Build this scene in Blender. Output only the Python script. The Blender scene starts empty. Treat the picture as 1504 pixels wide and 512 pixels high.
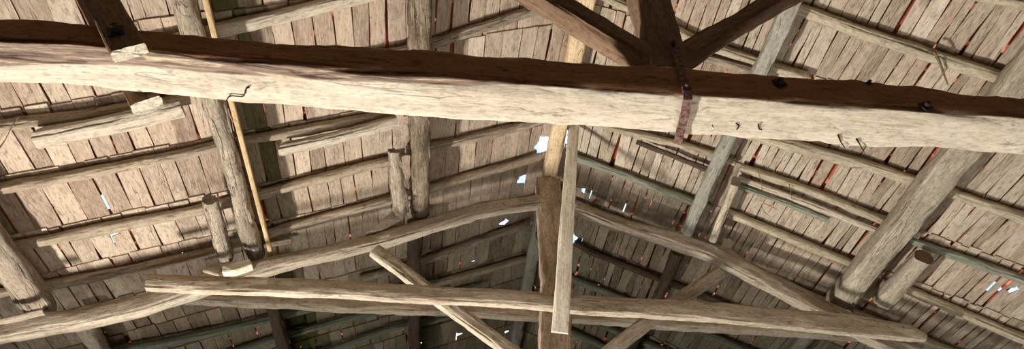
import bpy, bmesh, math, random
from math import radians as R
from mathutils import Vector as V, noise as NZ
from mathutils.geometry import intersect_line_plane
random.seed(7)
C = bpy.context.scene.collection
sc = bpy.context.scene

# ------------------------------------------------------------------ camera
F = 1020.0
PIT, YAW, ROLL, SL = R(43.17), R(4.86), R(1.195), R(23.1)
CAM = V((0, 0, 1.6))
fwd = V((math.sin(YAW)*math.cos(PIT), math.cos(YAW)*math.cos(PIT), math.sin(PIT)))
r0 = V((math.cos(YAW), -math.sin(YAW), 0)); u0 = r0.cross(fwd)
rgt = r0*math.cos(ROLL) + u0*math.sin(ROLL)
upv = u0*math.cos(ROLL) - r0*math.sin(ROLL)
from mathutils import Matrix
cd = bpy.data.cameras.new('camera'); co = bpy.data.objects.new('camera', cd); C.objects.link(co)
cd.sensor_width = 36.0; cd.lens = F/1504*36.0; cd.clip_start = 0.05
m3 = Matrix((rgt, upv, -fwd)).transposed()
co.matrix_world = Matrix.Translation(CAM) @ m3.to_4x4()
sc.camera = co

def ray(x, y): return fwd + rgt*((x-752)/F) - upv*((y-256)/F)
def hit(x, y, n, p0):
    d = ray(x, y); return CAM + d*((p0-CAM).dot(n)/d.dot(n))

# ------------------------------------------------------------------ the building's planes
XR, ZA = 0.865, 6.85                       # ridge line of the boarding
NL = V((-math.sin(SL), 0, math.cos(SL))); NR = V((math.sin(SL), 0, math.cos(SL)))
NRM = {'L': NL, 'R': NR}
APEX = V((XR, 0, ZA))
def roof(side, X, Y, d=0.0):               # point d below the boarding at plan position X, Y
    z = ZA - abs(X-XR)*math.tan(SL)
    return V((X, Y, z)) - NRM[side]*d
def onroof(side, x, y, d): return hit(x, y, NRM[side], APEX - NRM[side]*d)
def ony(x, y, Y): return hit(x, y, V((0, 1, 0)), V((0, Y, 0)))
def onz(x, y, Z): return hit(x, y, V((0, 0, 1)), V((0, 0, Z)))

# ------------------------------------------------------------------ tags
def tag(o, label=None, cat=None, group=None, kind=None):
    if label: o['label'] = label
    if cat: o['category'] = cat
    if group: o['group'] = group
    if kind: o['kind'] = kind
    return o

# ------------------------------------------------------------------ materials
class N:
    def __init__(s, name):
        s.m = bpy.data.materials.new(name); s.m.use_nodes = True
        s.t = s.m.node_tree; s.t.nodes.clear()
        s.out = s.n('ShaderNodeOutputMaterial'); s.b = s.n('ShaderNodeBsdfPrincipled')
        s.l(s.b.outputs[0], s.out.inputs[0])
        s.b.inputs['Roughness'].default_value = .9
        s.b.inputs['Specular IOR Level'].default_value = .15
    def n(s, t, **k):
        o = s.t.nodes.new(t)
        for a, v in k.items(): setattr(o, a, v)
        return o
    def l(s, a, b): s.t.links.new(a, b)
    def attr(s, name): return s.n('ShaderNodeAttribute', attribute_name=name)
    def mul(s, vec, k):
        o = s.n('ShaderNodeVectorMath', operation='MULTIPLY'); s.l(vec, o.inputs[0]); o.inputs[1].default_value = k
        return o.outputs[0]
    def noise(s, vec, sc_=1, det=4, rough=.55, dist=0):
        o = s.n('ShaderNodeTexNoise'); s.l(vec, o.inputs['Vector'])
        o.inputs['Scale'].default_value = sc_; o.inputs['Detail'].default_value = det
        o.inputs['Roughness'].default_value = rough; o.inputs['Distortion'].default_value = dist
        return o.outputs[0]
    def ramp(s, fac, stops):
        o = s.n('ShaderNodeValToRGB'); s.l(fac, o.inputs[0]); e = o.color_ramp.elements
        while len(e) < len(stops): e.new(.5)
        for i, (p, c) in enumerate(stops):
            e[i].position = p; e[i].color = (*c, 1) if len(c) == 3 else c
        return o.outputs[0]
    def g(s, fac, a, b, lo=0, hi=1):
        o = s.n('ShaderNodeMapRange'); s.l(fac, o.inputs[0])
        for i, v in enumerate((a, b, lo, hi)): o.inputs[i+1].default_value = v
        return o.outputs[0]
    def mix(s, fac, a, b, mode='MIX'):
        o = s.n('ShaderNodeMix', data_type='RGBA', blend_type=mode)
        for k, v in ((0, fac), (6, a), (7, b)):
            if hasattr(v, 'is_linked') or hasattr(v, 'links'): s.l(v, o.inputs[k])
            else: o.inputs[k].default_value = v if k == 0 else (*v, 1)
        return o.outputs[2]
    def math(s, op, a, b=0.0):
        o = s.n('ShaderNodeMath', operation=op)
        for i, v in enumerate((a, b)):
            if hasattr(v, 'links'): s.l(v, o.inputs[i])
            else: o.inputs[i].default_value = v
        return o.outputs[0]
    def bump(s, h, strength=.5, dist=.01, prev=None):
        o = s.n('ShaderNodeBump'); s.l(h, o.inputs['Height'])
        o.inputs['Strength'].default_value = strength; o.inputs['Distance'].default_value = dist
        if prev: s.l(prev, o.inputs['Normal'])
        return o.outputs[0]

def lin(r, g, b):
    f = lambda c: (c/255/12.92 if c/255 < .04045 else ((c/255+.055)/1.055)**2.4)
    return (f(r), f(g), f(b))

def wood(name, light, mid, dark, grain=16, crack=.5, dirt=.35, dirtcol=(105, 92, 78), bstr=.6, chips=0.0, chipcol=(215, 195, 160), bark=None, front_shade=False, moss=0.0, holes=.5):
    k = N(name); g = k.attr('grain').outputs['Vector']
    fine = k.noise(k.mul(g, (6, grain*6, grain*6)), 1, 7, .72, .2)
    broad = k.noise(k.mul(g, (2.6, grain*.9, grain*.9)), 1, 6, .65, .6)
    f = k.math('ADD', k.math('MULTIPLY', fine, .55), k.math('MULTIPLY', broad, .45))
    col = k.ramp(f, [(.27, lin(*dark)), (.47, lin(*mid)), (.68, lin(*light))])
    # patches of dust and grey weathering
    pat = k.noise(k.mul(g, (1.6, 5, 5)), 1, 5, .6, .5)
    col = k.mix(k.math('MULTIPLY', k.g(pat, .48, .66), dirt), col, lin(*dirtcol))
    sp = k.noise(k.mul(g, (28, 55, 55)), 1, 4, .7)
    col = k.mix(k.math('MULTIPLY', k.g(sp, .5, .36), .55), col, lin(*dark))
    sp2 = k.noise(k.mul(g, (7, 26, 26)), 1, 5, .7, .8)
    col = k.mix(k.math('MULTIPLY', k.g(sp2, .42, .3), .7), col, lin(*(int(c*.62) for c in dark)))
    col = k.mix(k.math('MULTIPLY', k.g(sp2, .6, .72), .5), col, lin(*(min(245, int(c*1.1)) for c in light)))
    if chips:
        cp = k.noise(k.mul(g, (3.0, 12, 12)), 1, 3, .5, .4)
        col = k.mix(k.math('MULTIPLY', k.g(cp, .60, .64), chips), col, lin(*chipcol))
    if bark:
        sep = k.n('ShaderNodeSeparateXYZ'); k.l(k.attr('sect').outputs['Vector'], sep.inputs[0])
        wob = k.noise(k.mul(g, (1.6, 2, 2)), 1, 4, .6)
        edge = k.math('ADD', k.math('MULTIPLY', sep.outputs[1], -1.0), k.math('MULTIPLY', k.math('SUBTRACT', wob, .5), .9))
        lim = k.g(sep.outputs[0], *bark)                      # where across the soffit the wane stops, along the beam
        msk = k.g(k.math('SUBTRACT', lim, edge), -.02, .06)
        under = k.g(sep.outputs[2], -.55, -.75)
        msk = k.math('MULTIPLY', msk, under)
        bk = k.ramp(k.noise(k.mul(g, (3, 40, 40)), 1, 6, .7, .6), [(.36, lin(74, 56, 46)), (.45, lin(128, 106, 90)), (.56, lin(156, 134, 116)), (.64, lin(214, 194, 156))])
        col = k.mix(msk, col, bk)
    if front_shade:  # shade of the front face multiplied into its colour
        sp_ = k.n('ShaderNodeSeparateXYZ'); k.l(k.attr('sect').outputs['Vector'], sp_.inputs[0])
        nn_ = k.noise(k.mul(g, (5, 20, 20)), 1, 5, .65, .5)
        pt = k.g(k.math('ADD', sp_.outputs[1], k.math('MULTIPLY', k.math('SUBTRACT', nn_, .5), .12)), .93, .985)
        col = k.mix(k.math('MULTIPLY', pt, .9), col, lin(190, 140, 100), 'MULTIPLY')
    if moss:
        ms = k.noise(k.mul(g, (4, 14, 14)), 1, 5, .6)
        col = k.mix(k.math('MULTIPLY', k.g(ms, .45, .6), moss), col, lin(132, 140, 118))
    # drying cracks along the grain
    cr = k.noise(k.mul(g, (.9, 13, 13)), 1, 3, .5, .8)
    crm = k.math('MULTIPLY', k.g(k.math('ABSOLUTE', k.math('SUBTRACT', cr, .5)), .012, .0), k.g(k.noise(k.mul(g, (.7, 3, 3)), 1, 2), .48, .56))
    col = k.mix(k.math('MULTIPLY', crm, crack), col, lin(40, 30, 24))
    # worm holes and dark stubs
    vo = k.n('ShaderNodeTexVoronoi'); k.l(k.mul(g, (9, 22, 22)), vo.inputs['Vector']); vo.inputs['Randomness'].default_value = 1
    hm = k.math('MULTIPLY', k.g(vo.outputs['Distance'], .13, .07), k.g(k.noise(k.mul(g, (2, 4, 4)), 1, 2), .5, .58))
    col = k.mix(k.math('MULTIPLY', hm, holes), col, lin(52, 38, 28))
    k.l(col, k.b.inputs['Base Color'])
    h = k.math('ADD', k.math('SUBTRACT', f, k.math('MULTIPLY', crm, .9*crack)), k.math('MULTIPLY', sp2, .9))
    h = k.math('SUBTRACT', h, k.math('MULTIPLY', hm, .4*holes))
    lump = k.noise(k.mul(g, (7, 18, 18)), 1, 4, .6, .3)
    b1 = k.bump(lump, bstr*.6, .02)
    k.l(k.bump(h, bstr, .012, b1), k.b.inputs['Normal'])
    return k.m

M = {}
M['tie'] = wood('pale_hewn_oak', (226, 212, 190), (206, 190, 166), (160, 140, 116), 14, .55, .25, (170, 150, 125), .55, front_shade=True, bark=(.12, .62, .05, -1.35), holes=.35)
M['post'] = wood('brown_oak', (160, 130, 104), (134, 106, 82), (92, 70, 52), 14, .5, .35, (84, 66, 52), .7)
M['principal'] = wood('tan_oak', (216, 201, 178), (190, 173, 150), (132, 116, 98), 12, .5, .45, (140, 122, 102), .8, chips=.3)
M['collar'] = wood('tan_plank', (220, 204, 180), (197, 179, 154), (138, 121, 102), 14, .7, .4, (142, 120, 98), .7)
M['plank'] = wood('fresh_plank', (252, 242, 220), (244, 230, 202), (200, 178, 146), 16, .3, .2, (150, 130, 104), .5)
M['yellow'] = wood('yellow_plank', (216, 188, 144), (196, 166, 122), (156, 126, 88), 16, .3, .2, (150, 130, 104), .4)
M['log'] = wood('grey_rough_log', (190, 174, 152), (158, 141, 120), (98, 82, 66), 10, .7, .5, (128, 116, 102), 1.0, chips=.4, chipcol=(205, 188, 160))
M['ragged'] = wood('ragged_bark_log', (168, 150, 128), (128, 110, 90), (70, 56, 44), 9, .9, .6, (96, 82, 68), 1.3, chips=.35, chipcol=(190, 170, 140))
M['pale_log'] = wood('pale_log', (222, 208, 186), (198, 182, 158), (146, 128, 106), 10, .6, .35, (160, 148, 130), .8)
M['dark_log'] = wood('dark_log', (120, 102, 82), (92, 76, 60), (58, 46, 36), 10, .6, .5, (76, 64, 54), 1.0)
M['mossy'] = wood('mossy_log', (182, 180, 162), (152, 148, 130), (104, 100, 86), 10, .5, .4, (126, 124, 110), .9, moss=.8)
M['greygreen'] = wood('grey_green_log', (186, 180, 164), (160, 152, 136), (112, 105, 92), 10, .6, .5, (138, 134, 120), .9, moss=.25)
M['grey'] = wood('grey_flaking_oak', (196, 184, 162), (164, 150, 128), (110, 98, 82), 11, .6, .5, (132, 122, 106), .9, chips=.5, chipcol=(204, 194, 172))
M['hewn'] = wood('adze_hewn_post', (232, 208, 178), (206, 180, 150), (132, 108, 86), 10, .6, .45, (108, 86, 66), 1.0, holes=.8)
M['rafter_l'] = wood('tan_rafter', (200, 182, 156), (172, 153, 128), (116, 98, 78), 12, .6, .5, (146, 132, 116), .8)
M['rafter_r'] = wood('straw_rafter', (212, 198, 170), (184, 168, 140), (128, 112, 90), 12, .6, .45, (150, 138, 118), .8)
M['greenish'] = wood('greenish_rafter', (160, 162, 140), (132, 132, 112), (86, 84, 70), 12, .5, .5, (112, 116, 98), .8, moss=.5)

def boards(name, stops, moss, warm):
    k = N(name); g = k.attr('grain').outputs['Vector']; bd = k.n('ShaderNodeSeparateXYZ'); k.l(k.attr('brd').outputs['Vector'], bd.inputs[0])
    fine = k.noise(k.mul(g, (9, 120, 120)), 1, 6, .7, .2)
    broad = k.noise(k.mul(g, (3.5, 14, 14)), 1, 6, .65, .8)
    f = k.math('ADD', k.math('MULTIPLY', fine, .5), k.math('MULTIPLY', broad, .3))
    f = k.math('ADD', k.math('ADD', f, .1), k.math('MULTIPLY', k.math('SUBTRACT', bd.outputs[0], .5), .23))
    col = k.ramp(f, [(p, lin(*c)) for p, c in stops])
    col = k.mix(k.math('MULTIPLY', bd.outputs[1], .5), col, lin(*warm), 'MULTIPLY')
    col = k.mix(k.math('MULTIPLY', k.g(bd.outputs[2], 0, 1), 1.0), col, lin(*moss), 'MULTIPLY')
    st = k.noise(k.mul(g, (5, 9, 9)), 1, 4, .6)
    col = k.mix(k.math('MULTIPLY', k.g(st, .56, .7), .45), col, lin(112, 94, 78))
    sp = k.noise(k.mul(g, (16, 60, 60)), 1, 4, .7, .4)
    col = k.mix(k.math('MULTIPLY', k.g(sp, .47, .34), .6), col, lin(104, 86, 70))
    cr = k.noise(k.mul(g, (1.6, 26, 26)), 1, 2, .5, .5)
    crm = k.math('MULTIPLY', k.g(k.math('ABSOLUTE', k.math('SUBTRACT', cr, .5)), .014, 0), k.g(k.noise(k.mul(g, (1, 5, 5)), 1, 2), .5, .56))
    col = k.mix(k.math('MULTIPLY', crm, .6), col, lin(60, 46, 38))
    k.l(col, k.b.inputs['Base Color'])
    k.l(k.bump(k.math('SUBTRACT', f, k.math('MULTIPLY', crm, .6)), .6, .008), k.b.inputs['Normal'])
    return k.m
M['boards_l'] = boards('tan_roof_boards', [(.3, (120, 102, 86)), (.45, (176, 157, 135)), (.58, (202, 184, 160)), (.7, (220, 204, 180))], (126, 144, 96), (238, 220, 212))
M['boards_r'] = boards('grey_roof_boards', [(.3, (112, 98, 82)), (.45, (170, 154, 132)), (.58, (196, 182, 160)), (.7, (216, 204, 184))], (160, 170, 150), (240, 218, 206))

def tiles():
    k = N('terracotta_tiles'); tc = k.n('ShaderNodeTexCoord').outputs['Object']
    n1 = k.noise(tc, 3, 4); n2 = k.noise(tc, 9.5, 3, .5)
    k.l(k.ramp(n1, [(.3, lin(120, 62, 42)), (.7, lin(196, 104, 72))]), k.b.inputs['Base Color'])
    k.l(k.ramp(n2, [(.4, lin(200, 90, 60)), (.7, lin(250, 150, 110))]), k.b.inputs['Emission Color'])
    s = k.math('MULTIPLY', k.g(n2, .60, .68), .7)  # patchy emission painted in for daylight leaking between the tiles
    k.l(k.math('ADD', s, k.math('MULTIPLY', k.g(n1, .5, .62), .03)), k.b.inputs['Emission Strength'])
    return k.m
M['tiles'] = tiles()
def plain(name, c1, c2, scale=8, rough=.9, metal=0, bump=.4):
    k = N(name); tc = k.n('ShaderNodeTexCoord').outputs['Object']; n = k.noise(tc, scale, 5, .6)
    k.l(k.ramp(n, [(.35, lin(*c1)), (.65, lin(*c2))]), k.b.inputs['Base Color'])
    k.b.inputs['Roughness'].default_value = rough; k.b.inputs['Metallic'].default_value = metal
    k.l(k.bump(n, bump, .01), k.b.inputs['Normal'])
    return k.m
M['iron'] = plain('rusty_iron', (74, 50, 42), (150, 116, 104), 60, .75, .3)
M['darkiron'] = plain('dark_iron', (30, 24, 22), (66, 54, 46), 50, .6, .5)
M['earth'] = plain('earth_floor', (70, 58, 46), (100, 86, 70), 3)
M['stone'] = plain('rubble_wall', (78, 70, 60), (110, 100, 88), 4)
M['twig'] = plain('dry_twig', (92, 74, 56), (140, 116, 90), 40)
M['ridge'] = wood('pale_ridge_oak', (240, 214, 172), (220, 190, 148), (164, 132, 98), 12, .6, .3, (170, 146, 116), .6)

# ------------------------------------------------------------------ geometry builders
def mesh_obj(name, verts, faces, mat, parent=None, attrs=None, smooth=True):
    me = bpy.data.meshes.new(name); me.from_pydata(verts, [], faces); me.update()
    for an, data in (attrs or {}).items():
        a = me.attributes.new(an, 'FLOAT_VECTOR', 'POINT')
        a.data.foreach_set('vector', [c for v in data for c in v])
    me.materials.append(mat)
    if smooth: me.polygons.foreach_set('use_smooth', [True]*len(me.polygons))
    o = bpy.data.objects.new(name, me); C.objects.link(o)
    if parent: o.parent = parent
    return o

SIDE = (-1, -.9, -.5, 0, .5, .9)
def ring_unit(p, fine=False):
    sd = (-1, -.93, -.8, -.6, -.4, -.2, 0, .2, .4, .6, .8, .93) if fine else SIDE
    pts = [(t, -1) for t in sd] + [(1, t) for t in sd] + [(-t, 1) for t in sd] + [(-1, -t) for t in sd]
    out = []
    for a, b in pts:
        r = (abs(a)**p + abs(b)**p)**(1/p); out.append((a/r, b/r, abs(a*b)))
    return out

def timber(name, pts, w, h, up, mat, seg=.05, p=9, rough=.006, lump=.012, chip=.012, wander=.008, parent=None, fine=False, cut0=0, cut1=0, freq=1.0, endmat=None):
    """a squared or round length of wood along the polyline pts; w across, h along up; cut0 and cut1 slant its ends"""
    pts = [V(q) for q in pts]; up = V(up).normalized()
    ws = w if isinstance(w, (list, tuple)) else [w]*len(pts); hs = h if isinstance(h, (list, tuple)) else [h]*len(pts)
    cum = [0]
    for a, b in zip(pts, pts[1:]): cum.append(cum[-1]+(b-a).length)
    tot = cum[-1]; n = max(2, int(tot/seg))
    ru = ring_unit(p, fine); k = len(ru); off = V((random.uniform(0, 40), random.uniform(0, 40), random.uniform(0, 40)))
    def sample(s):
        i = 0
        while i < len(cum)-2 and s > cum[i+1]: i += 1
        t = (s-cum[i])/max(cum[i+1]-cum[i], 1e-6)
        return pts[i].lerp(pts[i+1], t), ws[i]*(1-t)+ws[i+1]*t, hs[i]*(1-t)+hs[i+1]*t
    verts, gr, se = [], [], []
    for i in range(n+1):
        s = tot*i/n
        P, W, H = sample(s)
        Pa = sample(max(0, s-.12))[0]; Pb = sample(min(tot, s+.12))[0]
        T = (Pb-Pa).normalized(); S = T.cross(up).normalized(); U = S.cross(T).normalized()
        e = min(1, s/.3, (tot-s)/.3)*.8+.2
        q = off + V((s*.9, 0, 0))
        P = P + S*(NZ.noise(q)*wander*2*e) + U*(NZ.noise(q+V((0, 9, 0)))*wander*2*e)
        for a, b, cnr in ru:
            x, y = a*W/2, b*H/2
            q = off + V((s*2.2*freq, x*9, y*9))
            d = NZ.noise(q)*lump + NZ.noise(q*3.7)*rough + NZ.noise(V((q.x*9, q.y*5, q.z*5)))*rough*.5
            if cnr > .75: d -= max(0, NZ.noise(off+V((s*3*freq, a*7, b*7)))+.25)*chip*1.6 + abs(NZ.noise(off+V((s*14, a*7, b*7))))*chip*.5
            L = math.hypot(x, y); f = (L+d)/L
            so = s
            if i == 0: so = s + cut0*b*H/2 + NZ.noise(q*6)*.006
            if i == n: so = s + cut1*b*H/2 + NZ.noise(q*6)*.006
            verts.append(P + S*x*f + U*y*f + T*(so-s))
            gr.append(V((so, x*f, y*f))+off); se.append((s/tot, a, b))
    faces = []
    for i in range(n):
        for j in range(k):
            a, b = i*k+j, i*k+(j+1) % k
            faces.append((a, a+k, b+k, b))
    # end caps: own vertices so the cut stays crisp
    for i, rev in ((0, False), (n, True)):
        base = len(verts); c = V((0, 0, 0))
        for j in range(k):
            verts.append(verts[i*k+j].copy()); gr.append(gr[i*k+j]); se.append(se[i*k+j]); c += verts[-1]
        verts.append(c/k); gr.append(off+V((tot*i/n, 0, 0))); se.append((i/n, 0, 0))
        for j in range(k):
            a, b = base+j, base+(j+1) % k
            faces.append((b, base+k, a) if rev else (a, base+k, b))
    o = mesh_obj(name, verts, faces, mat, parent, {'grain': gr, 'sect': se})
    if endmat:
        o.data.materials.append(endmat)
        for f in o.data.polygons[n*k:]: f.material_index = 1
    return o

def tube(name, pts, r, mat, parent=None, res=6, sub=6, taper=False):
    """a thin bent rod, twig or wire through pts"""
    P = [V(q) for q in pts]; path = []
    for i in range(len(P)-1):
        a, b, c_, d = P[max(0, i-1)], P[i], P[i+1], P[min(len(P)-1, i+2)]
        for t in [j/sub for j in range(sub)]:
            path.append(.5*((2*b)+(c_-a)*t+(2*a-5*b+4*c_-d)*t*t+(3*b-a-3*c_+d)*t**3))
    path.append(P[-1]); verts, faces, gr = [], [], []
    for i, q in enumerate(path):
        T = (path[min(i+1, len(path)-1)]-path[max(i-1, 0)]).normalized()
        S = T.cross(V((.3, .2, .93))).normalized(); U = S.cross(T)
        rr = r*(1-.6*i/len(path)) if taper else r
        for j in range(res):
            an = 2*math.pi*j/res; verts.append(q+(S*math.cos(an)+U*math.sin(an))*rr); gr.append((i*.02, j, 0))
    for i in range(len(path)-1):
        for j in range(res):
            a, b = i*res+j, i*res+(j+1) % res; faces.append((a, a+res, b+res, b))
    faces.append(tuple(range(res))[::-1]); faces.append(tuple(len(verts)-res+j for j in range(res)))
    return mesh_obj(name, verts, faces, mat, parent, {'grain': gr})

def bolt(name, pos, n, r, t, mat, parent, sides=6, plate=0):
    """square washer with a domed head, axis n"""
    n = V(n).normalized(); bm = bmesh.new()
    if plate:
        bmesh.ops.create_cube(bm, size=1, matrix=Matrix.Diagonal((plate, plate, t*.5, 1)))
    g = bmesh.ops.create_cone(bm, segments=sides, radius1=r, radius2=r*.75, depth=t*1.6, cap_ends=True, matrix=Matrix.Translation((0, 0, t*.9)))
    rot = n.to_track_quat('Z', 'Y').to_matrix().to_4x4()
    bmesh.ops.transform(bm, matrix=Matrix.Translation(pos) @ rot @ Matrix.Rotation(.5, 4, 'Z'), verts=bm.verts)
    bmesh.ops.bevel(bm, geom=bm.edges[:], offset=r*.08, segments=1, affect='EDGES')
    me = bpy.data.meshes.new(name); bm.to_mesh(me); bm.free(); me.materials.append(mat)
    o = bpy.data.objects.new(name, me); C.objects.link(o); o.parent = parent; return o

def box_mesh(name, lo, hi, mat, kind='structure'):
    x0, y0, z0 = lo; x1, y1, z1 = hi
    v = [(x0, y0, z0), (x1, y0, z0), (x1, y1, z0), (x0, y1, z0), (x0, y0, z1), (x1, y0, z1), (x1, y1, z1), (x0, y1, z1)]
    f = [(0, 3, 2, 1), (4, 5, 6, 7), (0, 1, 5, 4), (1, 2, 6, 5), (2, 3, 7, 6), (3, 0, 4, 7)]
    o = mesh_obj(name, v, f, mat, smooth=False); o['kind'] = kind; return o

# ------------------------------------------------------------------ room shell (out of view, closes the barn)
XL, XW, Y0, Y1 = -4.75, 6.48, -1.6, 10.2
box_mesh('floor', (XL-.3, Y0-.3, -.2), (XW+.3, Y1+.3, 0), M['earth'])
ze = ZA - (XW-XR)*math.tan(SL) - .1
box_mesh('wall_left', (XL-.4, Y0, 0), (XL, Y1, ze), M['stone'])
box_mesh('wall_right', (XW, Y0, 0), (XW+.4, Y1, ze), M['stone'])
for nm, ya, yb in (('wall_back', Y0-.35, Y0), ('wall_front', Y1, Y1+.35)):
    v = []
    for y in (ya, yb): v += [(XL-.4, y, 0), (XW+.4, y, 0), (XW+.4, y, ze), (XR, y, ZA+.05), (XL-.4, y, ze)]
    f = [(0, 1, 2, 3, 4), (9, 8, 7, 6, 5)] + [(i, i+5, (i+1) % 5+5, (i+1) % 5) for i in range(5)]
    o = mesh_obj(nm, v, f, M['stone'], smooth=False); o['kind'] = 'structure'

box_mesh('light_blocker', (XL, 5.32, 0), (XW, 5.42, 3.85), M['stone'])  # unseen partition added to block the main light beyond the far truss

# ------------------------------------------------------------------ ceiling boards: short boards laid rafter to rafter
RY = {'L': [-1.4, -.8, -.2, .35, .9, 1.45, 1.95, 2.45, 3.0, 3.56, 4.15, 4.79, 5.32, 5.9, 6.47, 6.98, 7.55, 8.1, 8.7, 9.3, 9.9],
      'R': [-1.4, -.8, -.2, .4, 1.0, 1.65, 2.25, 2.78, 3.3, 3.93, 4.45, 5.08, 5.72, 6.41, 7.07, 7.65, 8.2, 8.8, 9.4, 9.95]}
# daylight holes: pixel of the hole, side, radius along the slope and along the rafters' spacing
HOLES = [('L', 799, 214, .13, .17), ('L', 767, 264, .06, .085), ('L', 741, 328, .075, .07), ('L', 305, 374, .05, .045), ('R', 1487, 427, .055, .05),
         ('L', 677, 492, .06, .05), ('L', 692, 386, .05, .03), ('L', 617, 505, .04, .05), ('R', 856, 282, .03, .05), ('R', 914, 306, .008, .05), ('L', 163, 293, .012, .06),
         ('L', 176, 344, .012, .03), ('R', 843, 350, .05, .06), ('R', 836, 205, .06, .2), ('L', 280, 376, .02, .03), ('R', 1448, 419, .008, .03), ('L', 745, 488, .03, .05)]
HP, HT = [], []
for s, x, y, ru, rv in HOLES:
    ru *= .62; rv *= .7
    q = onroof(s, x, y, 0.0); q2 = onroof(s, x, y, -.085)
    HP.append((s, abs(q.x-XR)/math.cos(SL), q.y, ru, rv)); HT.append((s, abs(q2.x-XR)/math.cos(SL), q2.y, ru, rv))

def in_hole(side, u, y, grow=0, H=None):
    for s, hu, hy, ru, rv in (H or HP):
        if s == side and ((u-hu)/(ru+grow))**2 + ((y-hy)/(rv+grow))**2 < 1: return True
    return False

def ceiling(side):
    sg = -1 if side == 'L' else 1
    T = V((sg*math.cos(SL), 0, -math.sin(SL))); Nn = NRM[side]
    verts, faces, gr, bd = [], [], [], []
    umax = (XW-XR)/math.cos(SL)
    ys = RY[side]
    def slab(rows, th, rnd, seed):
        # rows: (u0, u1, y, d) cross-sections of one board
        base = len(verts); n = len(rows)
        for u0, u1, y, d in rows:
            for u, dd in ((u0, d), (u1, d), (u1, d-th), (u0, d-th)):
                P = APEX + T*u - Nn*dd; P.y = y
                verts.append(P); gr.append(V((y, u-rows[0][0], dd))+seed); bd.append(rnd)
        for i in range(n-1):
            for j in range(4):
                a, b = base+i*4+j, base+i*4+(j+1) % 4
                q = (a, b, b+4, a+4) if sg > 0 else (a, a+4, b+4, b)
                faces.append(q)
        e0 = (base, base+1, base+2, base+3); e1 = tuple(base+(n-1)*4+j for j in (3, 2, 1, 0))
        faces.append(e0[::-1] if sg > 0 else e0); faces.append(e1[::-1] if sg > 0 else e1)
    for ya, yb in zip(ys, ys[1:]):
        u = .015; drift = 0
        while u < umax:
            wd = random.uniform(.11, .175) if side == 'L' else random.uniform(.055, .115)
            if random.random() < .12: wd *= .65
            gap = random.uniform(.004, .011)
            rr = random.random()
            if rr < (.15 if side == 'L' else .14): gap = random.uniform(.010, .02)
            elif rr < (.19 if side == 'L' else .18): gap = random.uniform(.02, .034)
            xc = XR + sg*u*math.cos(SL); ym = (ya+yb)/2
            m = 0.0
            if side == 'L':
                # damp green strip beside the second purlin; far bays mossy, also darkened for shade
                m = max(0, 1-abs(xc+1.70)/.22)*.95 + max(0, min(1, (ym-5.9)/1.2))*.55
            else:
                m = max(0, min(1, (ym-5.6)/.9))*.65 + max(0, 1-abs(xc-1.1)/.5)*.15  # far bays mossy, with shade put into the board colour
            bay = (NZ.noise(V((xc*.8, ym*.8, 3.1)))+.5)
            rnd = V((min(1, max(0, random.gauss(.5, .24))), min(1, max(0, bay+random.uniform(-.3, .3))), min(1, m*random.uniform(.6, 1.2))))
            if random.random() < .05: rnd.x = 0.02
            seed = V((random.uniform(0, 60), random.uniform(0, 60), random.uniform(0, 60)))
            near = random.uniform(.035, .065) if side == 'L' else random.uniform(-.01, .025)
            far = random.uniform(.0, .05)
            if side == 'L': far -= .015
            y0, y1 = ya-near, yb+far
            th = random.uniform(.010, .016); skew = random.gauss(0, .007); tw = random.uniform(-.004, .004)
            nn = 9; rows = []; amp = random.choice((.002, .003, .004, .008))
            d0, d1 = -.001+random.uniform(-.003, .0), -.019+random.uniform(-.004, .002)
            for i in range(nn):
                t = i/(nn-1); y = y0+(y1-y0)*t
                a = NZ.noise(seed+V((t*2.4, 0, 0)))*amp; b = NZ.noise(seed+V((t*2.4, 7, 0)))*amp
                rows.append((u+a+skew*(t-.5)*2, u+wd+b+skew*(t-.5)*2, y, d0*(1-t)+d1*t+tw*math.sin(t*3)))
            # break the board where daylight comes through
            runs, cur = [], []
            fine = []
            hit_any = any(in_hole(side, u+f_*wd, y0+(y1-y0)*i/24, 0) for i in range(25) for f_ in (.1, .5, .9))
            if hit_any:
                for i in range(33):
                    t = i/32; y = y0+(y1-y0)*t; j = min(int(t*(nn-1)), nn-2); ft = t*(nn-1)-j
                    r0_, r1_ = rows[j], rows[j+1]
                    fine.append(tuple(r0_[q]*(1-ft)+r1_[q]*ft for q in range(4)))
                for r in fine:
                    us = [r[0]+(r[1]-r[0])*q/8 for q in range(9)]
                    jag = NZ.noise(V((r[2]*24, u*9, 1)))*.035
                    ok = [not in_hole(side, q, r[2], jag) for q in us]
                    if all(ok): cur.append(r)
                    else:
                        # keep the longer clear part on one side
                        l = 0
                        while l < 9 and ok[l]: l += 1
                        q = 8
                        while q >= 0 and ok[q]: q -= 1
                        lw, rw = l, 8-q
                        if max(lw, rw) < 2:
                            if len(cur) > 1: runs.append(cur)
                            cur = []
                        elif lw >= rw: cur.append((r[0], us[max(l-1, 1)], r[2], r[3]))
                        else: cur.append((us[min(q+1, 7)], r[1], r[2], r[3]))
                if len(cur) > 1: runs.append(cur)
            else: runs = [rows]
            for rw_ in runs: slab(rw_, th, rnd, seed)
            u += wd+gap
    o = mesh_obj('ceiling_left' if side == 'L' else 'ceiling_right', verts, faces, M['boards_l' if side == 'L' else 'boards_r'], attrs={'grain': gr, 'brd': bd}, smooth=False)
    o['kind'] = 'structure'
    o['label'] = 'left roof slope of short tan boards' if side == 'L' else 'right roof slope of grey weathered boards'
    # tiles above
    verts, faces = [], []
    cu = .045; nu, ny = int((umax+.3)/cu), int((Y1-Y0+.8)/cu)
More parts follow.
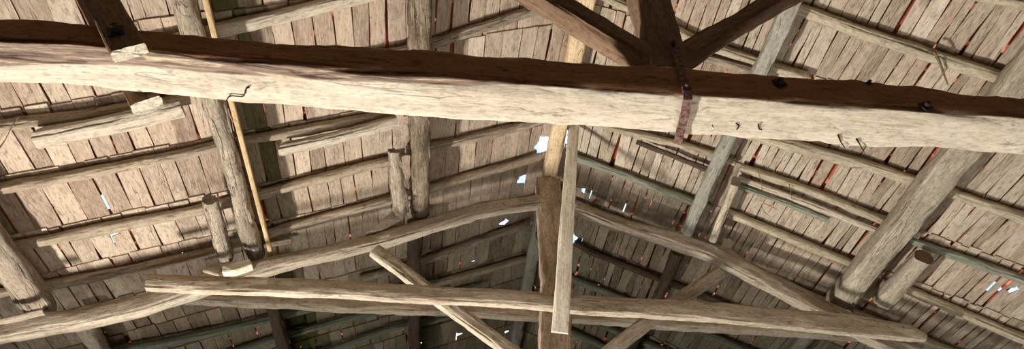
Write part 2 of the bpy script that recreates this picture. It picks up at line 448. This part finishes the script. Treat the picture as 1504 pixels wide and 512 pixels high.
    for i in range(nu):
        for j in range(ny):
            ua, ub = i*cu-.02, (i+1)*cu-.02; yy0, yy1 = Y0-.4+j*cu, Y0-.4+(j+1)*cu
            if in_hole(side, (ua+ub)/2, (yy0+yy1)/2, .05+.03*NZ.noise(V((ua*9, yy0*9, 2))), HT): continue
            base = len(verts)
            for u_, y_ in ((ua, yy0), (ub, yy0), (ub, yy1), (ua, yy1)):
                P = APEX + T*u_ + Nn*(.085+.012*math.sin(u_*31)); P.y = y_; verts.append(P)
            faces.append((base, base+1, base+2, base+3))
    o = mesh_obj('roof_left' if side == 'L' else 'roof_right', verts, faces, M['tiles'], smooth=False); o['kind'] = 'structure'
ceiling('L'); ceiling('R')

# ------------------------------------------------------------------ rafters
RD, RH = .052, .082
def rafter(side, pix, label, mat='rafter_l', w=.075, h=RH, ext=(0, 0), p=3.2, group=None, d=.10, xs=None, name='rafter', **kw):
    P = [onroof(side, x, y, d) for x, y in pix] if pix else [roof(side, x, y, d) for x, y in xs]
    P = [q + NRM[side]*(h/2) for q in P]
    if ext[0]: P.insert(0, P[0]+(P[0]-P[1]).normalized()*ext[0])
    if ext[1]: P.append(P[-1]+(P[-1]-P[-2]).normalized()*ext[1])
    o = timber(name, P, w, h, NRM[side], M[mat], seg=.05, p=p, lump=.01, rough=.008, chip=.008, wander=.007, **kw)
    return tag(o, label, 'rafter', group, 'thing')

rafter('L', [(310, 52), (510, 6)], 'broad pale rafter above the tie beam, right of the yellow-edged purlin', 'pale_log', .10, ext=(.75, .35))
rafter('L', [(0, 190), (280, 151)], 'grey rafter just under the tie beam at far left, a hewn log along it', 'rafter_l', .07, ext=(.9, .0))
rafter('L', [(300, 147), (630, 72), (800, 16)], 'dark rafter running up to the ridge above the middle of the tie beam', 'log', .085, ext=(0, .1))
rafter('L', [(0, 283), (290, 228), (345, 214), (580, 172)], 'long grey-brown rafter, second below the tie beam on the left slope', 'rafter_l', .075, ext=(.9, .0))
rafter('L', [(593, 169), (700, 140), (800, 118)], 'short rafter behind the tie beam just left of the ridge', 'rafter_l', .075, ext=(0, .1))
rafter('L', [(10, 370), (310, 310), (350, 298), (585, 238)], 'thick knotty rafter, third below the tie beam on the left slope', 'rafter_l', .095, ext=(.8, .0))
rafter('L', [(598, 226), (660, 216), (735, 198), (800, 180)], 'bowed dark rafter split along its top, left of the ridge below the tie beam', 'log', .075, ext=(0, .05))
rafter('L', [(40, 429), (180, 404), (310, 375), (365, 355), (585, 295)], 'rafter directly above the left principal, running past the first purlin foot', 'rafter_l', .085, ext=(.7, .0))
rafter('L', [(600, 291), (700, 262), (795, 233)], 'straight tan rafter reaching the bright hole at the ridge', 'rafter_l', .08, ext=(0, .0))
rafter('L', None, 'rafter hidden mostly behind the left principal', 'rafter_l', .08, xs=[(-4.6, 5.95), (-2, 5.9), (.75, 5.85)])
rafter('L', [(530, 414), (613, 391), (760, 339)], 'dark rafter between the left principal and the collar planks, ending at a daylight hole', 'log', .085, ext=(.0, .15))
rafter('L', [(210, 512), (250, 504), (350, 484), (450, 458), (540, 442)], 'greenish rafter below the collar planks at the left', 'greenish', .09, ext=(.9, .1))
rafter('L', [(560, 434), (650, 418), (770, 384)], 'rafter with small white holes, just above the collar planks left of the king post', 'rafter_l', .08, ext=(0, .1))
rafter('L', [(380, 510), (510, 472), (640, 440)], 'dim mossy rafter low in the middle left, second under the collar planks', 'greenish', .075, ext=(.6, .6))
rafter('L', [(500, 512), (580, 484), (720, 455)], 'dim mossy rafter lowest under the collar planks', 'greenish', .08, ext=(.6, .25))
# extra poles lying along the rafters on the left
o = timber('hewn_log', [onroof('L', x, y, .16)+NL*.0 for x, y in ((58, 203), (160, 182), (268, 158))], .15, .08, NL, M['pale_log'], p=5, lump=.015, chip=.02, cut0=.9)
tag(o, 'pale hewn log with a pointed end lying below the tie beam at the left', 'log', kind='thing')
o = timber('hewn_log', [onroof('L', x, y, .16)+NL*.0 for x, y in ((415, 219), (500, 200), (583, 178))], .11, .08, NL, M['pale_log'], p=5, lump=.012, chip=.018, cut0=.9)
tag(o, 'pale hewn log with a pointed end, right of the yellow-edged purlin under the tie beam', 'log', kind='thing')
o = timber('split_pole', [onroof('L', x, y, .10)+NL*.04 for x, y in ((372, 368), (400, 362), (428, 357))], .05, .06, NL, M['rafter_l'], p=3)
tag(o, 'short split pole under a rafter beside the yellow plank foot', 'pole', kind='thing')

def rr(*a, **k): return rafter('R', *a, **k)
rr([(1440, -2), (1457, 1), (1504, 12)], 'pale rafter in the top right corner', 'rafter_r', .075, ext=(.9, .8))
rr([(1152, 12), (1205, 30), (1350, 80), (1504, 130)], 'long straw-coloured rafter above the tie beam at the right', 'rafter_r', .095, ext=(.9, 1.0))
rr([(880, -5), (936, 20), (1034, 70), (1140, 104)], 'pale rafter seen behind the near king post and its brace', 'rafter_r', .07, ext=(.1, .25))
rr([(1148, 213), (1260, 244), (1385, 284)], 'thick pale rafter coming out from under the tie beam, between the two right purlins', 'rafter_r', .095, ext=(.9, .1), )
rr([(1420, 296), (1504, 325)], 'weathered rafter at the right edge under the tie beam, right of the wide purlin', 'rafter_r', .08, ext=(.15, .9))
rr([(925, 198), (1000, 217), (1066, 238)], 'pale round rafter leaving the tie beam underside beside the iron strap', 'rafter_r', .06, ext=(.4, .08))
rr([(1086, 250), (1170, 278), (1260, 313), (1330, 341)], 'upper one of two straw-coloured poles side by side right of the grey-green purlin', 'rafter_r', .07, ext=(.0, .12))
rr([(1362, 365), (1430, 388), (1504, 416)], 'grey round rafter leading to the daylight hole at the right edge', 'mossy', .07, ext=(.15, .9))
rr([(850, 238), (930, 268), (1030, 306)], 'mossy grey rafter running down from the ridge hole', 'mossy', .075, ext=(.12, .1), p=2.4)
rr([(1068, 317), (1160, 354), (1275, 401)], 'straw-coloured rafter below the paired poles, ending at the wide purlin', 'rafter_r', .075, ext=(.0, .12))
rr([(1330, 428), (1410, 462), (1500, 500)], 'straw-coloured rafter at the lower right, starting beside the cut log end', 'rafter_r', .085, ext=(.15, .9))
rr(None, 'rafter hidden mostly behind the right principal', 'rafter_r', .075, xs=[(1.0, 5.75), (3.5, 5.72), (6.3, 5.7)])
rr([(843, 360), (870, 375), (918, 394), (990, 422)], 'round dark rafter in the gloom right of the king post', 'dark_log', .08, ext=(.0, 1.5), p=2.4)
rr([(836, 412), (888, 432), (980, 470)], 'greenish rafter right of the king post, above the collar plank', 'greenish', .08, ext=(.1, 1.5))
rr([(850, 468), (930, 500), (980, 520)], 'greenish rafter below the collar planks, right of the king post', 'greenish', .07, ext=(.2, 1.5))
rr(None, 'dim rafter lowest at the right of the king post foot', 'greenish', .07, xs=[(1.0, 8.2), (3.5, 8.2)])
o = timber('bark_pole', [onroof('R', x, y, .115)+NR*.03 for x, y in ((933, 211), (985, 230), (1052, 258))], .055, .05, NR, M['dark_log'], p=2.2, lump=.014)
tag(o, 'thin dark bark-covered pole below the tie beam, left of the grey-green purlin', 'pole', kind='thing')
o = timber('straw_pole', [onroof('R', x, y, .10)+NR*.035 for x, y in ((1083, 264), (1170, 296), (1260, 332), (1318, 352))], .055, .06, NR, M['pale_log'], p=2.4)
tag(o, 'lower one of two straw-coloured poles side by side right of the grey-green purlin', 'pole', kind='thing')
o = timber('mossy_pole', [onroof('R', x, y, .09)+NR*.03 for x, y in ((1084, 276), (1165, 305), (1215, 326))], .05, .05, NR, M['mossy'], p=2.4)
tag(o, 'thin mossy pole tucked under the pair of straw-coloured poles', 'pole', kind='thing')
o = timber('grey_pole', [onroof('R', x, y, .10)+NR*.03 for x, y in ((1026, 87), (1060, 95), (1105, 107))], .06, .05, NR, M['log'], p=2.6)
tag(o, 'flaking grey pole just above the tie beam, right of the near king post', 'pole', kind='thing')

# ------------------------------------------------------------------ purlins (along the barn, under the rafters)
def purlin(side, X, ya, yb, w, h, mat, label, p=4, dtop=.128, **kw):
    P = [roof(side, X, ya+(yb-ya)*t, dtop+h/2) for t in (0, .33, .66, 1)]
    o = timber('purlin', P, w, h, NRM[side], M[mat], seg=.05, p=p, lump=kw.pop('lump', .018), rough=kw.pop('rough', .012), chip=.018, wander=.012, **kw)
    return tag(o, label, 'purlin', None, 'thing')
purlin('L', -3.6, 1.0, 5.46, .22, .2, 'log', 'thick purlin at the left edge with its end on the left principal')
purlin('L', -1.99, 1.0, 5.42, .145, .2, 'log', 'rough grey purlin with a yellow plank along its right side', lump=.022, rough=.018)
purlin('L', -.55, 1.0, 5.36, .165, .2, 'ragged', 'rough purlin standing over the middle of the left principal, bark ragged below the tie beam', lump=.022, rough=.018)
purlin('R', 2.33, 1.0, 5.40, .12, .19, 'greygreen', 'grey-green purlin right of the near king post', p=14, lump=.012)
purlin('R', 3.79, 1.0, 5.5, .215, .21, 'grey', 'wide weathered purlin at the right, crossing under the tie beam', p=16, lump=.012)
purlin('L', -1.99, 5.72, 9.8, .12, .18, 'dark_log', 'dark purlin beyond the collar planks, in line with the yellow-edged purlin')
purlin('L', -.60, 5.55, 9.8, .12, .2, 'dark_log', 'dark squared purlin behind the left strut, dropping out of the bottom of view', p=7)
purlin('L', -3.42, 5.75, 9.8, .14, .18, 'pale_log', 'pale purlin under the left principal at the bottom left')
purlin('R', 2.33, 5.65, 9.8, .12, .18, 'dark_log', 'dark purlin in the gloom behind the right strut')
purlin('R', 3.75, 5.7, 9.8, .14, .18, 'greygreen', 'grey purlin beyond the collar planks at the lower right')
o = timber('edge_plank', [roof('L', -1.875, y, .122+.10) for y in (1.0, 3.2, 5.36)], .04, .20, NL, M['yellow'], p=12, lump=.003, rough=.002, chip=.004, wander=.004)
tag(o, 'thin yellow plank fixed along the right side of a rough purlin', 'plank', kind='thing')
# split pieces beside the purlin feet
o = timber('short_log', [onroof('L', x, y, .33)+NL*.05 for x, y in ((309, 300), (320, 340), (333, 384))], [.13, .14, .12], .12, NL, M['log'], p=3.2, lump=.03, rough=.02)
tag(o, 'short round log propped left of the yellow-edged purlin foot', 'log', kind='thing')
o = timber('short_log', [onroof('L', x, y, .32)+NL*.05 for x, y in ((579, 228), (585, 270), (592, 316))], [.09, .13, .12], .11, NL, M['log'], p=4, lump=.03, rough=.02, cut0=.5)
tag(o, 'short split log beside the purlin over the middle of the left principal', 'log', kind='thing')
o = timber('short_purlin', [onroof('R', x, y, .30)+NR*.06 for x, y in ((1079, 272), (1046, 356))], .075, .12, NR, M['principal'], p=8)
tag(o, 'short brown squared piece beside the foot of the grey-green purlin', 'purlin', kind='thing')
o = timber('short_purlin', [onroof('R', x, y, .32)+NR*.07 for x, y in ((1357, 386), (1296, 452))], [.15, .18], .14, NR, M['grey'], p=4.5, lump=.015, endmat=M['post'])
tag(o, 'short round log with a dark cut end beside the foot of the wide right purlin', 'purlin', kind='thing')

# cleats and packing blocks on the principals
def prism(name, pix, Y, dep, mat, label, cat):
    a = [ony(x, y, Y) for x, y in pix]; n = len(a)
    vs = a + [q+V((0, dep, 0)) for q in a]
    fs = [tuple(range(n)), tuple(range(2*n-1, n-1, -1))] + [(i, i+n, (i+1) % n+n, (i+1) % n) for i in range(n)]
    off = V((random.uniform(0, 9), 0, random.uniform(0, 9)))
    bm = bmesh.new(); bv = [bm.verts.new(v) for v in vs]
    for f in fs: bm.faces.new([bv[i] for i in f])
    bmesh.ops.recalc_face_normals(bm, faces=bm.faces)
    bmesh.ops.bevel(bm, geom=bm.edges[:], offset=.006, segments=2, affect='EDGES')
    bmesh.ops.triangulate(bm, faces=bm.faces)
    bmesh.ops.subdivide_edges(bm, edges=bm.edges[:], cuts=2, use_grid_fill=True)
    for v in bm.verts: v.co += v.normal*NZ.noise(v.co*14)*.006
    me = bpy.data.meshes.new(name); bm.to_mesh(me); bm.free(); me.materials.append(M[mat])
    at = me.attributes.new('grain', 'FLOAT_VECTOR', 'POINT')
    at.data.foreach_set('vector', [c for v in me.vertices for c in (V((v.co.x, v.co.y, v.co.z))+off)])
    o = bpy.data.objects.new(name, me); C.objects.link(o); return tag(o, label, cat, kind='thing')
prism('cleat', [(536, 342), (577, 310), (592, 321), (560, 337)], 5.3, .14, 'principal', 'wedge-shaped wooden cleat at the left of the middle purlin foot', 'cleat')
prism('cleat', [(1057, 366), (1064, 346), (1084, 378)], 5.3, .14, 'principal', 'wedge-shaped wooden cleat below the foot of the grey-green purlin', 'cleat')
prism('packing_block', [(296, 396), (318, 384), (324, 398), (322, 404)], 5.26, .14, 'principal', 'small pale wedge under the short log foot on the left principal', 'block')
prism('packing_block', [(326, 390), (366, 379), (371, 388), (345, 397), (326, 399)], 5.22, .2, 'plank', 'pale flat block under the yellow plank foot', 'block')
o = timber('flat_board', [ony(-20, 475, 5.16), ony(20, 468, 5.16), ony(64, 457, 5.16)], .07, .022, V((0, 0, 1)), M['log'], p=10, chip=.004, lump=.004)
tag(o, 'flat grey board end on the left principal under the left edge purlin', 'board', kind='thing')

# ------------------------------------------------------------------ ridge
o = timber('ridge_beam', [V((XR, y, ZA-.155)) for y in (1.0, 3, 5.44)], .15, .17, V((0, 0, 1)), M['ridge'], p=9)
tag(o, 'ridge beam seen end on above the tie beam and beside the white plank', 'ridge beam', kind='thing')
o = timber('ridge_beam', [V((XR-.01, y, ZA-.16)) for y in (5.55, 7.2, 9.8)], .14, .17, V((0, 0, 1)), M['greygreen'], p=9)
tag(o, 'grey ridge beam running away behind the far king post', 'ridge beam', kind='thing')
o = timber('ridge_brace', [V((XR-.01, 5.56, 5.85)), V((XR-.01, 6.25, 6.58))], .08, .08, V((0, -1, 1)), M['dark_log'], p=8)
tag(o, 'dark short brace behind the far king post, propping the ridge', 'brace', kind='thing')

# ------------------------------------------------------------------ far truss
YF = 5.30
def fronts(tops, hs, Y, dep):
    P = [ony(x, y, Y)+V((0, dep/2, -h/2)) for (x, y), h in zip(tops, hs)]
    return P
ZU = V((0, 0, 1))
tops = [(-60, 477), (0, 466), (110, 451), (215, 430), (320, 395), (430, 368), (560, 340), (640, 315), (700, 297), (798, 284)]
hs = [.20, .20, .19, .185, .17, .15, .15, .15, .14, .13]
o = timber('principal_rafter', fronts(tops, hs, YF, .12), .12, hs, ZU, M['principal'], seg=.04, p=8, lump=.014, chip=.02, fine=True)
tag(o, 'long crooked left principal rafter rising from the left edge to the far king post', 'principal', kind='thing')
tops = [(846, 297), (900, 314), (960, 329), (1040, 352), (1150, 408), (1250, 459), (1340, 503), (1420, 545)]
hs = [.10, .13, .17, .2, .2, .2, .2, .2]
o = timber('principal_rafter', fronts(tops, hs, YF, .11), .11, hs, ZU, M['principal'], seg=.04, p=8, lump=.014, chip=.02, fine=True)
tag(o, 'right principal of the far truss, sloping down right from the king post', 'principal', kind='thing')
kx = ony(816, 330, YF).x
o = timber('king_post', [V((ony(816, 640, YF).x, YF+.10, 3.9)), V((kx, YF+.10, 5.3)), V((XR-.02, YF+.10, 6.60))], [.285, .28, .25], .2, V((0, 1, 0)), M['hewn'], seg=.025, p=12, lump=.01, rough=.014, chip=.016, wander=.003, fine=True)
tag(o, 'rough-hewn brown king post of the far truss, behind the white plank', 'post', kind='thing')
tops = [(219, 401), (360, 406), (500, 411), (760, 426), (833, 431), (1010, 440), (1260, 461), (1335, 474), (1360, 489)]
hs = [.15, .16, .155, .165, .17, .185, .2, .16, .06]
o = timber('collar_plank', fronts(tops, hs, YF-.18, .07), .07, hs, ZU, M['collar'], seg=.04, p=10, lump=.008, chip=.012, fine=True, cut0=-.15)
tag(o, 'front collar plank of the far truss, nailed across the king post', 'collar plank', kind='thing')
bots = [(262, 447), (470, 457), (672, 466), (1000, 485), (1284, 504)]
P = [ony(x, y, YF+.31)+V((0, -.045, .08)) for x, y in bots]
o = timber('collar_plank', P, .09, .17, ZU, M['collar'], seg=.04, p=10, lump=.008, chip=.012, fine=True)
tag(o, 'back collar plank of the far truss, just below the front one and partly in shade', 'collar plank', kind='thing')
def strut(pix, w, h, mat, label, Y=YF-.048):
    P = [ony(x, y, Y) for x, y in pix]
    d = (P[-1]-P[0]).normalized(); up = d.cross(V((0, 1, 0))).normalized()
    o = timber('strut', P, w, h, up, M[mat], seg=.04, p=9, lump=.008, chip=.012, fine=True)
    return tag(o, label, 'strut', kind='thing')
strut([(550, 368), (640, 433), (760, 524), (800, 556)], .08, .125, 'collar', 'left strut of the far truss, slanting down right across the collar planks')
strut([(1058, 400), (985, 448), (905, 508), (850, 550)], .08, .12, 'principal', 'right strut of the far truss, slanting down left from the right principal')
a = ony(822, 488, YF-.20); b = hit(843, 186, V((1, 0, 0)), V((XR+.115, 0, 0)))
b = onz(843, 186, 6.72)
o = timber('batten', [a, a.lerp(b, .5), b], [.145, .13, .105], .03, (b-a).cross(V((1, 0, 0))), M['plank'], seg=.04, p=12, lump=.004, rough=.003, chip=.006, wander=.005, fine=True)
tag(o, 'white upright plank nailed in front of the far king post', 'plank', kind='thing')

# ------------------------------------------------------------------ near truss: tie beam, king post, braces
YT = 1.84
top = [(-260, 0), (-100, 14), (0, 23), (127, 33), (250, 45), (510, 65), (760, 82), (1010, 98), (1260, 115), (1380, 127), (1504, 138), (1700, 152), (1900, 168)]
bot = [(-260, 44), (-100, 55), (0, 61), (127, 67), (250, 77), (510, 104), (760, 122), (1010, 141), (1260, 157), (1380, 165), (1504, 173), (1700, 190), (1900, 206)]
P, hs, ws = [], [], []
for (x, y), (x2, y2) in zip(top, bot):
    A, B = ony(x, y, YT), ony(x2, y2, YT)
    h = A.z-B.z; hs.append(h); ws.append(.23); P.append(V(((A.x+B.x)/2, YT+.115, (A.z+B.z)/2)))
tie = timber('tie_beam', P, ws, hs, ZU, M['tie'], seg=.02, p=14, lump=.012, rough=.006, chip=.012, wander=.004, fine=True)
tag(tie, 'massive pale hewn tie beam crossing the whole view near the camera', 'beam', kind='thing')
for x, y, r in ((1145, 121, .016), (1360, 156, .016)):
    bolt('bolt_head', ony(x, y, YT-.006), (0, -1, 0), r, .014, M['darkiron'], tie, 6, .05)
bolt('bolt_head', ony(1276, 122, YT-.006), (0, -1, 0), .010, .01, M['darkiron'], tie, 6, .02)
# bent nails and wire ends in its underside
for pix in ([(1046, 183), (1049, 192), (1044, 200)], [(1081, 181), (1085, 185), (1082, 190)], [(1114, 182), (1115, 189), (1119, 190)], [(872, 152), (876, 155), (881, 160)], [(332, 149), (338, 141), (357, 141), (361, 131), (366, 128)], [(529, 126), (533, 133), (541, 130)]):
    q = [onz(x, y, ony(x, 62+x*.0735, YT).z-.016) for x, y in pix]
    tube('nail', q, .003, M['darkiron'], tie)

Pk = [ony(990, 99, YT), ony(966, 0, YT), ony(919, -196, YT)]
Pk = [V((q.x, YT+.105, q.z)) for q in Pk]; Pk[0].z -= .0; 
kp = timber('king_post', Pk, [.185, .165, .165], .19, V((0, 1, 0)), M['post'], seg=.03, p=9, lump=.01, chip=.012, fine=True)
tag(kp, 'dark brown king post standing on the near tie beam', 'post', kind='thing')
# braces: pixel centres of the front face
a0, a1 = [ony(x, y, YT+.03) for x, y in ((975, 85), (800, -18))]
d = (a1-a0).normalized(); a1 = a1 + d*.9
o = timber('brace', [a0, a0.lerp(a1, .5), a1], .13, .125, d.cross(V((0, 1, 0))) , M['post'], seg=.03, p=7, lump=.012, chip=.012, fine=True)
o.location.y += .065
tag(o, 'left brace of the near king post, pale along its lower edge', 'brace', kind='thing')
a0, a1 = [ony(x, y, YT+.03) for x, y in ((996, 77.5), (1120, 6))]
d = (a1-a0).normalized(); a1 = a1 + d*.9
o = timber('brace', [a0, a0.lerp(a1, .5), a1], .12, .095, d.cross(V((0, 1, 0))), M['post'], seg=.03, p=8, lump=.008, chip=.008, fine=True)
o.location.y += .06
tag(o, 'right brace of the near king post, dark and straight', 'brace', kind='thing')

# iron strap: down the king post, over the beam's face, under its soffit
def strap(path, nrm, w, t, name, mat, parent=None):
    vs, fs = [], []
    for i, (p, n) in enumerate(zip(path, nrm)):
        T = (path[min(i+1, len(path)-1)]-path[max(i-1, 0)]).normalized(); S = T.cross(n).normalized()
        j = 1+NZ.noise(V((i*.9, 3, 1)))*.12
        for a, b in ((-1, 0), (1, 0), (1, 1), (-1, 1)): vs.append(p+S*a*w/2*j+n*b*t)
    for i in range(len(path)-1):
        for j in range(4):
            a, b = i*4+j, i*4+(j+1) % 4; fs.append((a, b, b+4, a+4))
    n = len(vs); fs += [(3, 2, 1, 0), (n-4, n-3, n-2, n-1)]
    o = mesh_obj(name, vs, fs, mat, parent, smooth=False)
    bm = bmesh.new(); bm.from_mesh(o.data); bmesh.ops.recalc_face_normals(bm, faces=bm.faces); bm.to_mesh(o.data); bm.free()
    return o
zb = ony(1010, 141, YT).z
yf = YT-.012
pa = [ony(x, y, yf) for x, y in ((988, 62), (993, 80), (999, 100), (1004, 118), (1009, 136))]
pb = [onz(x, y, zb-.016) for x, y in ((1010, 144), (1007, 160), (1002, 180), (997, 200), (995, 208))]
n1, n2 = V((0, -1, 0)), V((0, 0, -1))
# denser sampling for a hammered edge
def dens(ps, k=4): return [ps[i].lerp(ps[i+1], j/k) for i in range(len(ps)-1) for j in range(k)]+[ps[-1]]
pa, pb = dens(pa), dens(pb)
st = strap(pa+pb, [n1]*len(pa)+[n2]*len(pb), .037, .010, 'iron_strap', M['iron'])
tag(st, 'rusty iron strap hooked from the near king post under the tie beam', 'strap', kind='thing')
bolt('bolt_head', ony(988, 66, yf-.012), n1, .014, .012, M['darkiron'], st)
bolt('bolt_head', ony(1008, 127, yf-.012), n1, .009, .008, M['iron'], st)

# clasping planks bolted on both faces of the tie beam at the left
a0, a1 = ony(190, 76, YT-.05), ony(149, 0, YT-.05)
d = (a1-a0).normalized(); upd = d.cross(V((0, 1, 0)))
o = timber('clasping_plank', [a0+V((0, .006, 0)), a0.lerp(a1, 1)+V((0, .006, 0)), a0+d*1.3+V((0, .006, 0))], .055, .128, upd, M['post'], seg=.03, p=14, lump=.004, rough=.003, chip=.005, wander=.002, fine=True, endmat=M['plank'])
tag(o, 'dark slanting plank bolted to the near face of the tie beam at the left', 'plank', kind='thing')
bolt('bolt_head', ony(170, 46, YT-.075), (0, -1, 0), .018, .02, M['darkiron'], o, 6, .06)
yb2 = YT+.25
a0 = ony(212, 146, yb2)
o2 = timber('clasping_plank', [a0+V((0, .03, 0)), a0+d*.7+V((0, .03, 0)), a0+d*1.4+V((0, .03, 0))], .055, .125, upd, M['post'], seg=.03, p=14, lump=.004, rough=.003, chip=.005, wander=.002, fine=True, endmat=M['plank'])
tag(o2, 'end of a plank showing below the far face of the tie beam at the left', 'plank', kind='thing')

# ------------------------------------------------------------------ wires, twigs and straw
def twig(name, q, r, mat, label, cat, group=None):
    return tag(tube(name, q, r, mat, taper=True), label, cat, group, 'thing')
twig('rusty_wire', [onroof('L', x, y, .16) for x, y in ((-20, 240), (3, 212), (14, 193), (28, 170))], .006, M['iron'], 'rusty wire hanging at the left edge under the tie beam', 'wire')
zt = ony(1385, 127, YT).z
twig('bent_twig', [onroof('R', x, y, .14) for x, y in ((1363, 76), (1372, 77), (1380, 92), (1386, 108), (1392, 124))], .013, M['twig'], 'bent dark twig behind the tie beam at the upper right', 'twig')
for i, (pix, lb) in enumerate([([(1113, 252), (1118, 265), (1119, 280)], 'thin straw hanging from the upper straw-coloured pole'), ([(1159, 270), (1162, 285), (1164, 296)], 'thin straw hanging across the paired straw-coloured poles'),
            ([(1118, 300), (1122, 310), (1132, 318)], 'curl of straw under the mossy pole'), ([(1122, 298), (1135, 304), (1142, 308)], 'straw stalk lying across a board under the mossy pole')]):
    twig('straw', [onroof('R', x, y, .12) for x, y in pix], .004, M['twig'], lb, 'straw')
for pix, lb in [([(1231, 198), (1235, 208), (1241, 217)], 'nail end hanging from a knot in the tie beam'), ([(1258, 204), (1263, 212), (1270, 224)], 'nail end bent under the tie beam right of the knot')]:
    twig('bent_nail', [onz(x, y, ony(x, 62+x*.0735, YT).z-.022) for x, y in pix], .004, M['darkiron'], lb, 'nail')

# ------------------------------------------------------------------ light
w = bpy.data.worlds.new('sky'); sc.world = w; w.use_nodes = True
bg = w.node_tree.nodes['Background']; bg.inputs[0].default_value = (.50, .72, 1.0, 1); bg.inputs[1].default_value = 3
wt = w.node_tree; tcn = wt.nodes.new('ShaderNodeTexCoord'); wn = wt.nodes.new('ShaderNodeTexNoise'); wr = wt.nodes.new('ShaderNodeValToRGB')
wn.inputs['Scale'].default_value = 22; wn.inputs['Detail'].default_value = 3
wr.color_ramp.elements[0].position = .42; wr.color_ramp.elements[0].color = (.22, .48, 1.0, 1)
wr.color_ramp.elements[1].position = .56; wr.color_ramp.elements[1].color = (.85, .93, 1, 1)
wt.links.new(tcn.outputs['Generated'], wn.inputs['Vector']); wt.links.new(wn.outputs[0], wr.inputs[0]); wt.links.new(wr.outputs[0], bg.inputs[0])
def area(name, loc, target, sx, sy, power, col, spread=180):
    l = bpy.data.lights.new(name, 'AREA'); l.shape = 'RECTANGLE'; l.size = sx; l.size_y = sy; l.energy = power; l.color = col; l.spread = R(spread)
    o = bpy.data.objects.new(name, l); C.objects.link(o); o.location = loc
    o.rotation_euler = (V(target)-V(loc)).to_track_quat('-Z', 'Y').to_euler(); return o
area('opening_light', (-3.45, 5.1, .2), (2.2, 3.9, 4.6), .9, .24, 640, (1.0, .98, .95), 165)
area('floor_bounce', (2.0, 3.0, .06), (2.0, 3.3, 5), 6.0, 2.4, 110, (1.0, .975, .935))
area('far_fill', (-1.5, 9.6, 1.2), (.5, 6.9, 5.5), 1.8, 1.8, 38, (.93, 1.0, .93))  # added fill lamp for the far bays, no opening is built there
sc.view_settings.view_transform = 'Standard'
sc.view_settings.exposure = 0.28
